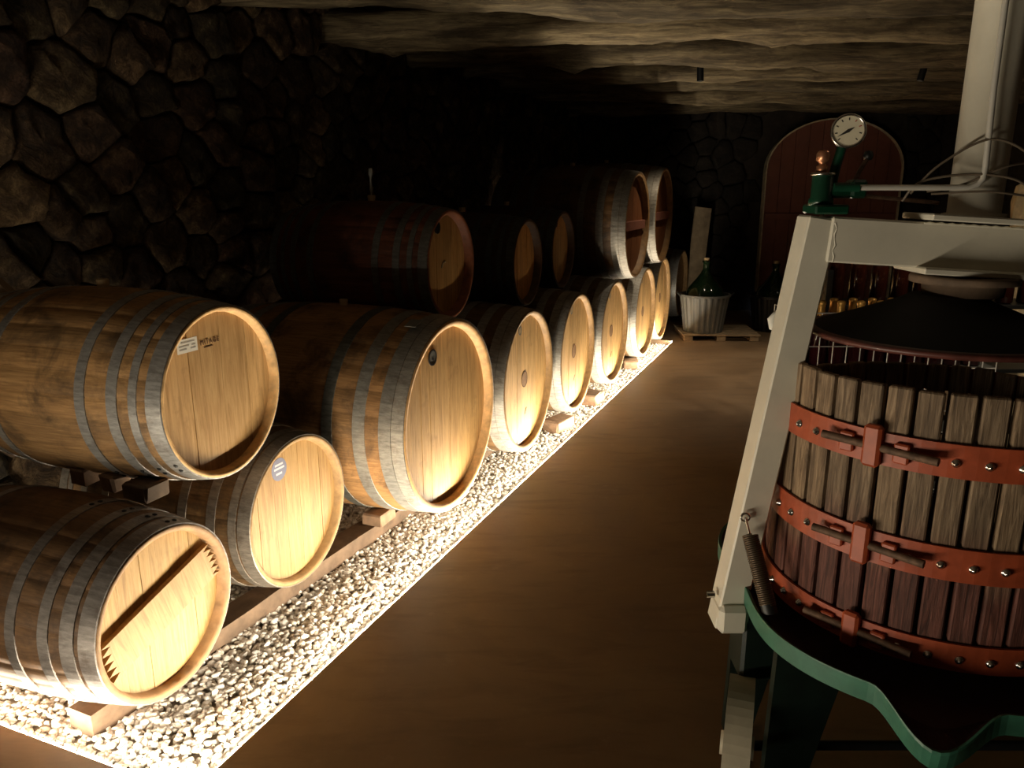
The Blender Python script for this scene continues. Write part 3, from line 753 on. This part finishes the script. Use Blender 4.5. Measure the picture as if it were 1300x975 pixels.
# ------------------------------------------------------------------ far corner: demijohns, pallet, leaning board
def pallet(loc):
    t = empty('pallet', loc, (0, 0, -.05)); tag(t, 'small wooden pallet on the floor under the demijohns', 'pallet')
    for k in range(5): MB().box((0, -.26 + .13 * k, .062), (.78, .10, .016), bev=.002).build('slat', M['pallet_wood'], t)
    for x in (-.33, 0, .33): MB().box((x, 0, .027), (.09, .60, .052), bev=.003).build('bearer', M['pallet_wood'], t)
pallet((2.14, 7.98, 0))
def demijohn(loc, label, tub):
    t = empty('demijohn', loc); tag(t, label, 'demijohn', 'demijohns on the pallet')
    mb = MB(); mb.lathe([(0, .03), (.15, .03), (.20, .08), (.215, .2), (.21, .33), (.175, .44), (.10, .53), (.05, .60), (.034, .64), (.034, .70), (.042, .702), (.042, .72), (.028, .72)], 28); mb.build('bottle', M['demijohn_glass'], t)
    b = MB(); ns = 96; prof = [(.195, 0), (.245, .36), (.262, .365), (.262, .385), (.238, .385), (.19, .015), (0, .015)]
    v = []; f = []
    for k in range(ns):
        a = 2 * PI * k / ns; g = 1 + (.014 if k % 4 < 2 else -.014)
        for j, (R, z) in enumerate(prof): q = R * (g if j < 2 else 1); v.append((q * math.cos(a), q * math.sin(a), z))
    n = len(prof)
    for k in range(ns):
        for j in range(n - 1): p = k * n + j; q = ((k + 1) % ns) * n + j; f.append((p, q, q + 1, p + 1))
    b.add(v, f); b.build('ribbed_basket', tub, t)
    MB().cyl((0, 0, .705), (0, 0, .75), .026, .03).build('stopper', M['bung'], t)
    for s in (-1, 1): MB().tube([(s * .255, -.05, .37), (s * .285, -.05, .40), (s * .285, .05, .40), (s * .255, .05, .37)], .009, 6).build('handle', M['black_metal'], t)
demijohn((1.985, 7.90, .072), 'green glass demijohn in a pale grey ribbed basket at the end of the gravel', M['tub_grey'])
demijohn((2.85, 8.35, .0), 'green glass demijohn in a dark basket standing behind the pallet near the door', M['black_metal'])
mb = MB(); mb.box((0, 0, .66), (.20, .04, 1.32), bev=.006); o = mb.build('leaning_board', M['board_wood']); tag(o, 'pale wide board leaning upright against the end wall', 'board')
o.location = (2.14, 9.18, .004); o.rotation_euler = (-.21, .12, 0)

# ------------------------------------------------------------------ spotlights on the ceiling
def fixture(loc, tilt, label, power, target, angle):
    t = empty('spotlight', loc, tilt if target is None else tuple((Vector(target) - Vector(loc)).to_track_quat('-Z', 'Y').to_euler())); tag(t, label, 'spotlight', 'small black ceiling spotlights')
    MB().cyl((0, 0, -.15), (0, 0, -.02), .026, seg=20).build('can', M['black_metal'], t)
    MB().cyl((0, 0, -.03), (0, 0, .16 if target is None else .03), .007).build('stem', M['black_metal'], t)
    MB().cyl((0, 0, -.152), (0, 0, -.149), .019, seg=16).build('lens', M['airlock_glass'], t)
    if power:
        l = spot('spotlight_lamp', (0, 0, -.16), (0, 0, -1), power, angle, .9, .02); l.parent = t; l.rotation_euler = (0, 0, 0)
fixture((1.45, 6.35, 2.46), (0, -.06, 0), 'small black spotlight hanging straight down from the log beams', 45, None, 95)
fixture((3.19, 6.35, 2.46), (0, .2, 0), 'small black spotlight hanging at a tilt from the log beams', 45, None, 95)
fixture((2.45, 2.35, 2.42), None, 'added unseen spotlight above the press, aimed at the wire crate and pale post', 55, (2.35, 3.9, .85), 62)  # lamp added out of view to brighten the crate and post


# ------------------------------------------------------------------ the hydraulic basket press
PX, PY = 1.02, 1.74
press = empty('basket_press', (PX, PY, 0)); tag(press, 'hydraulic wine press with slatted wooden basket, red hoops and white steel frame', 'wine press')
def pp(name, mb, mat): return mb.build(name, mat, press)      # parts in press coordinates (origin under the ram axis)
ZB0, ZB1, RB = .545, 1.118, .362
NS = 42
sw = 2 * PI * RB / NS - .0085
def stave_mesh(h):
    q_ = MB(); q_.box((0, 0, h / 2), (.020, sw, h), bev=.003); return q_.mesh('stave')
sm, sm_low = stave_mesh(ZB1 - ZB0), stave_mesh(ZB1 - ZB0 - .088)      # the rear half cage is lower
R2 = random.Random(3)
for k in range(NS):
    a = 2 * PI * (k + .5) / NS; o = obj('stave', sm_low if math.radians(15) < a < math.radians(168) else sm, M['stave'], press)
    o.location = (RB * math.cos(a), RB * math.sin(a), ZB0 + R2.uniform(-.004, .004)); o.rotation_euler = (0, 0, a + R2.uniform(-.03, .03))
bolt = MB(); bolt.tube([(0, 0, 0), (.003, 0, 0), (.0035, 0, 0), (.008, 0, 0), (.010, 0, 0)], [.0085, .0085, .006, .0055, .002], 10); bolt = bolt.mesh('bolt')
LA = math.radians(222)                                        # where the hoops are joined
hoops = ((.957, .068), (.742, .070), (.545, .060))
for zi, (z0, hh) in enumerate(hoops):
    v = []; f = []; n = 96; ro = RB + .0185; ri = RB + .0125
    for k in range(n + 1):
        a = LA + .03 + (2 * PI - .06) * k / n
        for (R, z) in ((ri, z0), (ro, z0), (ro, z0 + hh), (ri, z0 + hh)): v.append((R * math.cos(a), R * math.sin(a), z))
    for k in range(n):
        for j in range(4): p = k * 4 + j; q = k * 4 + (j + 1) % 4; f.append((p, p + 4, q + 4, q))
    f.append((0, 1, 2, 3)); f.append((n * 4 + 3, n * 4 + 2, n * 4 + 1, n * 4))
    hp = obj('hoop', pyd('hoop', v, f), M['hoop_red'], press); hp['label'] = 'red painted iron hoop'
    for k in range(NS):
        a = 2 * PI * (k + .5) / NS
        da = (a - LA + PI) % (2 * PI) - PI
        if -.32 < da < .12: continue
        o = obj('bolt', bolt, M['chrome'], hp); o.location = (ro * math.cos(a), ro * math.sin(a), z0 + hh * .46); o.rotation_euler = (0, 0, a)
    # latch: upright lug, flanking plates and a rusty pin through them
    dr = Vector((math.cos(LA), math.sin(LA), 0)); tn = Vector((-math.sin(LA), math.cos(LA), 0)); zc = z0 + hh * .5
    Rm = Matrix((tn, dr, Vector((0, 0, 1)))).transposed()
    lug = MB(); lug.box(dr * (ro + .010) + Vector((0, 0, zc + .006)), (.036, .022, hh + .020), Rm, bev=.006); o = lug.build('latch_lug', M['hoop_red'], hp)
    pin = MB(); p0 = dr * (ro + .010) + Vector((0, 0, zc + .006))
    pin.tube([p0 - tn * .105 + Vector((0, 0, .000)), p0 + tn * .125 + dr * -.004 + Vector((0, 0, -.004))], .0085, 10); pin.build('latch_pin', M['rust'], hp)
    for s in (-1, 1):
        kn = MB(); kn.box(dr * (ro + .003) + tn * (s * .055) + Vector((0, 0, zc)), (.03, .012, hh * .6), Rm, bev=.003); kn.build('latch_plate', M['hoop_red'], hp)
# tray with a pouring lip
def tray():
    n = 260; sp = math.radians(246); v = []; f = []; mi = []
    prof = [(0, .500, 0, 0), (.40, .500, 0, 0), (.47, .503, .03, -.016), (.512, .553, .075, -.052), (.520, .556, .078, -.052), (.521, .553, .078, -.055), (.520, .512, .066, -.055), (.47, .490, .03, -.02), (0, .488, 0, 0)]
    for k in range(n):
        a = 2 * PI * k / n; da = (a - sp + PI) % (2 * PI) - PI
        g = max(0, 1 - abs(da) / .23); g = g * g * (3 - 2 * g)
        dl = (a - PI + PI) % (2 * PI) - PI; dl = abs(abs(a - PI)); pin = -.072 * (math.exp(-(dl / .42) ** 2) + math.exp(-((PI - dl) / .42) ** 2))
        for (R, z, er, ez) in prof: R_ = R + er * g + (pin if R > .41 else 0); v.append((R_ * math.cos(a), R_ * math.sin(a), z + ez * g))
    m = len(prof)
    for k in range(n):
        for j in range(m - 1):
            p = k * m + j; q = ((k + 1) % n) * m + j; f.append((p, q, q + 1, p + 1)); mi.append(0 if j < 3 else 1)
    me = pyd('tray', v, f); me.polygons.foreach_set('material_index', mi)
    return obj('tray', me, [M['tray_inside'], M['tray_green']], press)
tray()
# frame: two slanting legs and the crossbeam
def bar(name, a, b, wd, dp, mat, bev=.004):
    a, b = Vector(a), Vector(b); d = b - a; L = d.length; z = d.normalized(); y = Vector((0, 1, 0)); x = y.cross(z).normalized(); y = z.cross(x)
    mb = MB(); mb.box((a + b) / 2, (wd, dp, L), Matrix((x, y, z)).transposed(), bev=bev); return mb.build(name, mat, press)
bar('frame_leg', (.537 - PX, 0, .435), (.678 - PX, 0, 1.440), .068, .075, M['press_paint'])
bar('frame_leg', (PX - .537, 0, .435), (PX - .678, 0, 1.395), .068, .075, M['press_paint'])
TL = math.radians(3.4)
Rt = Matrix.Rotation(TL, 3, 'Y')
b_ = MB(); b_.box((0, 0, 1.374), (.66, .085, .098), Rt, bev=.004); pp('crossbeam', b_, M['press_paint'])
b_ = MB(); b_.box((.02, -.01, 1.434), (.30, .135, .014), Rt, bev=.003); pp('top_plate', b_, M['press_paint'])
b_ = MB(); b_.box((.02, -.012, 1.320), (.31, .14, .014), Rt, bev=.003); pp('bottom_plate', b_, M['press_paint'])
# weld beads
wl_ = MB(); wl_.tube([(-.318 + .003 * math.sin(k * 2.4), -.0415, 1.345 + .012 * k) for k in range(8)], [.0016 + .0010 * (k % 2) for k in range(8)], 6); pp('weld_bead', wl_, M['press_paint'])
wl_ = MB(); wl_.tube([(-.13 + .012 * k, -.046, 1.4285 - .0007 * k + .001 * (k % 2)) for k in range(24)], [.002 + .0015 * (k % 2) for k in range(24)], 6); pp('weld_bead', wl_, M['press_paint'])
# ram cylinder, ram, press plate
b_ = MB(); b_.lathe([(0, 1.437), (.064, 1.437), (.064, 1.447), (.053, 1.449), (.053, 2.22), (.058, 2.22), (.058, 2.25), (0, 2.25)], 40); pp('ram_cylinder', b_, M['press_paint'])
b_ = MB(); b_.cyl((0, 0, 1.25), (0, 0, 1.33), .035, seg=24); pp('ram', b_, M['black_metal'])
b_ = MB(); b_.lathe([(0, 1.312), (.11, 1.312), (.112, 1.308), (.112, 1.296), (.085, 1.294), (.082, 1.268), (0, 1.268)], 28); pp('pressing_block', b_, M['rail_wood'])
b_ = MB(); b_.lathe([(0, 1.270), (.075, 1.268), (.10, 1.254), (.20, 1.214), (.275, 1.187)], 48, c=(-.035, 0, 0)); b_.build('press_lid', M['lid_black'], press)
b_ = MB(); b_.lathe([(.273, 1.188), (.288, 1.186), (.291, 1.181), (.288, 1.174), (.27, 1.174), (0, 1.18)], 48, c=(-.035, 0, 0)); pp('lid_rim', b_, M['lid_edge'])
# pump: green body, copper topped valve, gauge, lever, pipes
q = lambda x, y, z: (x - PX, y - PY, z)
b_ = MB(); b_.box(q(.690, 1.735, 1.457), (.074, .08, .02), bev=.004); b_.lathe([(0, 1.465), (.026, 1.465), (.026, 1.478), (.0225, 1.482), (.0225, 1.530), (.019, 1.532), (0, 1.532)], 20, c=q(.678, 1.735, 0)); b_.cyl(q(.69, 1.735, 1.497), q(.765, 1.735, 1.497), .017); b_.box(q(.752, 1.735, 1.500), (.035, .045, .04), bev=.006); pp('pump_body', b_, M['pump_green'])
b_ = MB(); b_.lathe([(0, 1.529), (.0255, 1.529), (.0255, 1.534), (0, 1.534)], 20, c=q(.678, 1.735, 0)); pp('pump_collar', b_, M['chrome'])
b_ = MB(); b_.lathe([(0, 1.534), (.012, 1.534), (.012, 1.548), (.007, 1.550), (.008, 1.556), (.014, 1.560), (.014, 1.574), (.009, 1.581), (0, 1.582)], 16, c=q(.674, 1.735, 0)); simple('copper', (.55, .26, .14), .35, .8, var=.2); pp('filler_cap', b_, M['copper'])
b_ = MB(); b_.tube([q(.700, 1.745, 1.50), q(.708, 1.745, 1.55), q(.716, 1.742, 1.59)], [.012, .0105, .010], 12); pp('gauge_stem', b_, M['pump_green'])
gz = Vector(q(.722, 1.735, 1.620))
gax = Vector((-.25, -1, .12)).normalized(); gx = gax.cross(Vector((0, 0, 1))).normalized() * -1; gy = gax.cross(gx).normalized()
if gy.z < 0: gy = -gy
def gpt(a, R, h): return gz + gx * (R * math.cos(a)) + gy * (R * math.sin(a)) + gax * h
gauge = empty('pressure_gauge', (0, 0, 0)); gauge.parent = press
b_ = MB(); b_.tube([gz - gax * .012, gz + gax * .006], .033, 28); b_.build('case', M['chrome'], gauge)
b_ = MB(); b_.tube([gpt(2 * PI * k / 36, .0335, .007) for k in range(36)], .0032, 8, closed=True); b_.build('bezel', M['chrome'], gauge)
b_ = MB(); b_.add([gpt(2 * PI * k / 36, .0315, .0075) for k in range(36)], [tuple(range(36))]); b_.build('dial', M['dial'], gauge)
for k in range(9):
    a = math.radians(225 - 33.75 * k); b_ = MB(); L = .0055
    b_.add([gpt(a - .04, .0275, .0079), gpt(a + .04, .0275, .0079), gpt(a + .05, .0275 - L, .0079), gpt(a - .05, .0275 - L, .0079)], [(0, 1, 2, 3)]); b_.build('dial_mark', M['ink_red'] if k in (5, 6) else M['ink'], gauge)
b_ = MB(); a = math.radians(210); b_.add([gpt(a, .026, .0085), gpt(a + PI / 2, .0035, .0085), gpt(a + PI, .014, .0085), gpt(a - PI / 2, .0035, .0085)], [(0, 1, 2, 3)]); b_.build('needle', M['ink'], gauge)
b_ = MB(); b_.tube([q(.757, 1.76, 1.515), q(.772, 1.77, 1.54), q(.790, 1.78, 1.566)], .005, 8); pp('lever', b_, M['rust'])
b_ = MB(); b_.lathe([(0, -.011), (.008, -.009), (.011, 0), (.008, .009), (0, .011)], 14, c=q(.792, 1.781, 1.572)); pp('lever_knob', b_, M['plug_black'])
b_ = MB(); b_.tube([q(.735, 1.69, 1.503), q(.96, 1.672, 1.503), q(.978, 1.670, 1.508), q(.987, 1.668, 1.520), q(.989, 1.668, 1.545), q(.985, 1.672, 1.70), q(.982, 1.675, 2.2)], .0062, 12); pp('oil_pipe', b_, M['pipe_steel'])
b_ = MB(); b_.tube([q(.69, 1.70, 1.503), q(.74, 1.69, 1.503)], .010, 6); pp('pipe_union', b_, M['pump_green'])
b_ = MB(); b_.tube([q(.76, 1.74, 1.487), q(.86, 1.75, 1.478), q(.95, 1.76, 1.470)], .0045, 8); pp('return_pipe', b_, M['rust'])
def loop(pts, r=.0028):
    P = [Vector(p) for p in pts]; out = []
    for i in range(len(P) - 1):
        p0, p1, p2, p3 = P[max(0, i - 1)], P[i], P[i + 1], P[min(len(P) - 1, i + 2)]
        for k in range(8):
            t = k / 8; out.append(.5 * ((2 * p1) + (p2 - p0) * t + (2 * p0 - 5 * p1 + 4 * p2 - p3) * t * t + (3 * p1 - p0 - 3 * p2 + p3) * t ** 3))
    out.append(P[-1]); b = MB(); b.tube(out, r, 6); return b
for pts_ in ([(.855, 1.70, 1.49), (.90, 1.68, 1.55), (.99, 1.665, 1.600), (1.08, 1.665, 1.565), (1.135, 1.70, 1.50), (1.16, 1.74, 1.46)],
             [(.85, 1.72, 1.475), (.87, 1.69, 1.515), (.96, 1.67, 1.53), (1.05, 1.662, 1.52), (1.11, 1.68, 1.485), (1.13, 1.72, 1.452)],
             [(.89, 1.70, 1.495), (.95, 1.68, 1.508), (1.03, 1.665, 1.545), (1.10, 1.69, 1.555)],
             [(.90, 1.70, 1.49), (1.0, 1.672, 1.495), (1.08, 1.675, 1.487), (1.17, 1.71, 1.48)]):
    b_ = loop([q(*p) for p in pts_]); pp('cable', b_, M['cable'])
# spring from leg to tray, eye bolt
s0, s1 = Vector(q(.556, 1.685, .735)), Vector(q(.592, 1.585, .560))
ax = (s1 - s0).normalized(); e1 = ax.cross(Vector((1, 0, 0))).normalized(); e2 = ax.cross(e1)
c0_, c1_ = s0 + ax * .030, s1 - ax * .012; turns = 34; pts_ = []
for k in range(turns * 10 + 1):
    t = k / (turns * 10); a = 2 * PI * turns * t; pts_.append(c0_.lerp(c1_, t) + e1 * (.0165 * math.cos(a)) + e2 * (.0165 * math.sin(a)))
b_ = MB(); b_.tube(pts_, .0027, 5); pp('coil_spring', b_, M['spring_steel'])
b_ = MB(); b_.tube([s0 - ax * .012, c0_ + ax * .01], .003, 6); b_.tube([s0 - ax * .012 + Vector((.010 * math.cos(a), 0, .010 * math.sin(a))) for a in np.linspace(0, 2 * PI, 14)[:-1]], .003, 6, closed=True); pp('spring_hook', b_, M['chrome'])
b_ = MB(); b_.tube([c1_ - ax * .004, c1_ + ax * .02], .018, 14); pp('spring_end', b_, M['black_metal'])
# brackets that hold the leg feet, tray supports, legs, axle, wheels
for s in (-1, 1):
    b_ = MB(); b_.box((s * .474, -.012, .47), (.075, .09, .075), bev=.012); pp('leg_foot', b_, M['press_paint'])
    b_ = MB(); b_.box((s * .405, .0, .385), (.085, .10, .17), bev=.008); pp('leg_bracket', b_, M['dark_green'])
    b_ = MB(); b_.cyl((s * .515, -.01, .52), (s * .535, -.01, .52), .008, seg=6); pp('foot_bolt', b_, M['chrome'])
def plate(name, pts, th, mat, axis='y'):
    n = len(pts); v = [(x, y, z) for (x, y, z) in pts] + [(x, y + th, z) for (x, y, z) in pts]
    f = [tuple(range(n)), tuple(range(2 * n - 1, n - 1, -1))] + [(k, k + n, (k + 1) % n + n, (k + 1) % n) for k in range(n)]
    return obj(name, pyd(name, v, f), mat, press)
for s in (-1, 1):
    for yy in (-.17, .15):
        pts_ = [(s * .405, yy, .492), (s * .225, yy, .492), (s * .335, yy, .0), (s * .415, yy, .0)]
        plate('support_leg', pts_ if s < 0 else pts_[::-1], .025, M['dark_green'])
    w_ = MB(); ww = .062; wr = .165
    w_.lathe([(wr - .010, -ww / 2), (wr, -ww / 2), (wr, ww / 2), (wr - .010, ww / 2), (wr - .010, -ww / 2)], 48, smooth=False)
    for k in range(6): a = PI * k / 3; w_.box((.08 * math.cos(a), .08 * math.sin(a), 0), (.15, .022, .010), Matrix.Rotation(a, 3, 'Z'))
    w_.lathe([(0, -.04), (.028, -.04), (.028, .04), (0, .04)], 20)
    wo = w_.build('wheel', M['wheel_paint'], press); wo.rotation_euler = (0, PI / 2, 0); wo.location = (s * .463, -.115, wr); wo.rotation_euler = (0, PI / 2, -.33 if s < 0 else 0)
b_ = MB(); b_.cyl((-.50, -.115, .165), (.50, -.115, .165), .012); pp('axle', b_, M['black_metal'])
# white hose elbow behind the leg
b_ = MB(); b_.tube([q(.66, 1.80, 1.20), q(.645, 1.80, 1.212), q(.625, 1.80, 1.214), q(.614, 1.80, 1.200), q(.618, 1.80, 1.184), q(.635, 1.80, 1.178)], .010, 10); pp('hose_hook', b_, M['paper'])

# ------------------------------------------------------------------ wire crate of bottles behind the press
CX0, CX1, CY0, CY1 = 1.245, 2.17, 3.36, 3.62
crate = empty('wire_crate', ((CX0 + CX1) / 2, (CY0 + CY1) / 2, 0)); tag(crate, 'galvanised wire crate on metal feet behind the press', 'crate')
cw, cd = (CX1 - CX0) / 2, (CY1 - CY0) / 2
def wire(a, b, r=.0028, name='wire'): MB().cyl(a, b, r, seg=6).build(name, M['wire'], crate)
xs = [-cw + 2 * cw * k / 15 for k in range(16)]
for x in xs: wire((x, -cd, .13), (x, -cd, .97))
for z in (.14, .24, .33, .42, .52, .62, .72, .82, .92, .97): wire((-cw, -cd, z), (cw, -cd, z))
for k in range(1, 5): wire((-cw, -cd + 2 * cd * k / 4, .13), (-cw, -cd + 2 * cd * k / 4, .97))
for z in (.14, .33, .52, .72, .92, .97): wire((-cw, -cd, z), (-cw, cd, z))
for sx in (-1, 1):
    for sy in (-1, 1):
        b_ = MB(); b_.tube([(sx * (cw - .02), sy * (cd - .02), .13), (sx * (cw - .02), sy * (cd - .02), .008), (sx * (cw - .07), sy * (cd - .02), .008), (sx * (cw - .07), sy * (cd - .02), .13)], .008, 8); b_.build('foot', M['wire'], crate)
for z in (.125, .423, .721):
    b_ = MB(); b_.box((0, 0, z), (2 * cw, 2 * cd, .006)); b_.build('layer_tray', M['tub_grey'], crate)
def bottle_proto(glass_mat):
    t = empty('wine_bottle'); R = .0385
    b = MB(); b.lathe([(0, .004), (.030, 0), (R, .006), (R, .165), (.034, .190), (.022, .222), (.0155, .245), (.0145, .282), (0, .282)], 18); b.build('glass_body', glass_mat, t)
    b = MB(); b.lathe([(.0205, .228), (.0165, .246), (.0158, .275), (.0178, .278), (.0178, .290), (.010, .294), (0, .294)], 14); b.build('foil', M['foil'], t)
    return t
protos = [bottle_proto(M['bottle_dark']), bottle_proto(M['bottle_amber'])]; used = [False, False]
def bottle(kind, loc, label, group):
    if not used[kind]: o = protos[kind]; used[kind] = True
    else: o = copy_tree(protos[kind])
    o.location = loc; tag(o, label, 'bottle', group)
for z, lb, nx in ((.128, 'dark wine bottle with gold foil in the bottom layer of the wire crate', 5), (.426, 'dark wine bottle with gold foil in the middle layer of the wire crate', 5), (.724, 'dark wine bottle with gold foil in the top layer of the wire crate', 10)):
    for k in range(nx):
        for j in range(2): bottle(0, (CX0 + .052 + .0875 * k, CY0 + .055 + .085 * j, z), 'dark gold-foiled bottle, %s row, %s of the wire crate' % (('front', 'rear')[j], lb.split(' in the ')[1].split(' of ')[0]), lb.split(' in the ')[1].split(' of ')[0] + (' front', ' rear')[j] + ' row bottles')
# bottle rack behind
rack = empty('bottle_shelf', (2.16, 3.86, 0)); tag(rack, 'dark slatted bottle shelf behind the wire crate', 'shelf')
for x in (-.62, .62): MB().box((x, 0, .56), (.03, .26, 1.12), bev=.002).build('side_panel', M['black_metal'], rack)
for z in (.3, .62, .94): MB().box((0, 0, z), (1.21, .26, .02), bev=.002).build('shelf_board', M['black_metal'], rack)
for k in range(11): bottle(1, (1.60 + .105 * k, 3.80, .951), 'amber bottle with gold foil standing on the dark shelf behind the wire crate', 'amber bottles on the shelf')

# ------------------------------------------------------------------ pale rough post beyond the crate
rr = random.Random(9); v = []; f = []; n = 12; hs = [0, .2, .42, .55, .75, .88, .97, 1.1, 1.25, 1.4, 1.5, 1.57]
for i, z in enumerate(hs):
    sc = 1 if i < 9 else (1.0, .75, .4)[i - 9]
    for k in range(n): a = 2 * PI * k / n; R = .17 * sc * rr.uniform(.72, 1.15); v.append((R * math.cos(a) * 1.0, R * math.sin(a) * .8, z + rr.uniform(-.03, .03) * (0 if i == 0 else 1)))
for i in range(len(hs) - 1):
    for k in range(n): a, b = i * n + k, i * n + (k + 1) % n; f.append((a, b, b + n, a + n))
f.append(tuple(range(n - 1, -1, -1))); f.append(tuple(range((len(hs) - 1) * n, len(hs) * n)))
o = obj('rough_post', pyd('rough_post', v, f), M['pale_stone']); o.location = (3.02, 4.5, 0); tag(o, 'pale rough hewn post standing beyond the wire crate', 'post')
# pale offcut lying on the back end of the labelled barrel
v = [(-.07, -.02, 0), (.05, -.02, 0), (-.03, -.02, .085), (-.07, -.02, .085), (-.07, .02, 0), (.05, .02, 0), (-.03, .02, .085), (-.07, .02, .085)]
f = [(0, 1, 2, 3), (7, 6, 5, 4), (0, 4, 5, 1), (1, 5, 6, 2), (2, 6, 7, 3), (3, 7, 4, 0)]
o = obj('wood_offcut', pyd('wood_offcut', v, f), M['pallet_wood']); o.location = (-1.765, 2.64, 1.155); tag(o, 'pale pointed wood offcut on the back end of the labelled barrel', 'offcut')
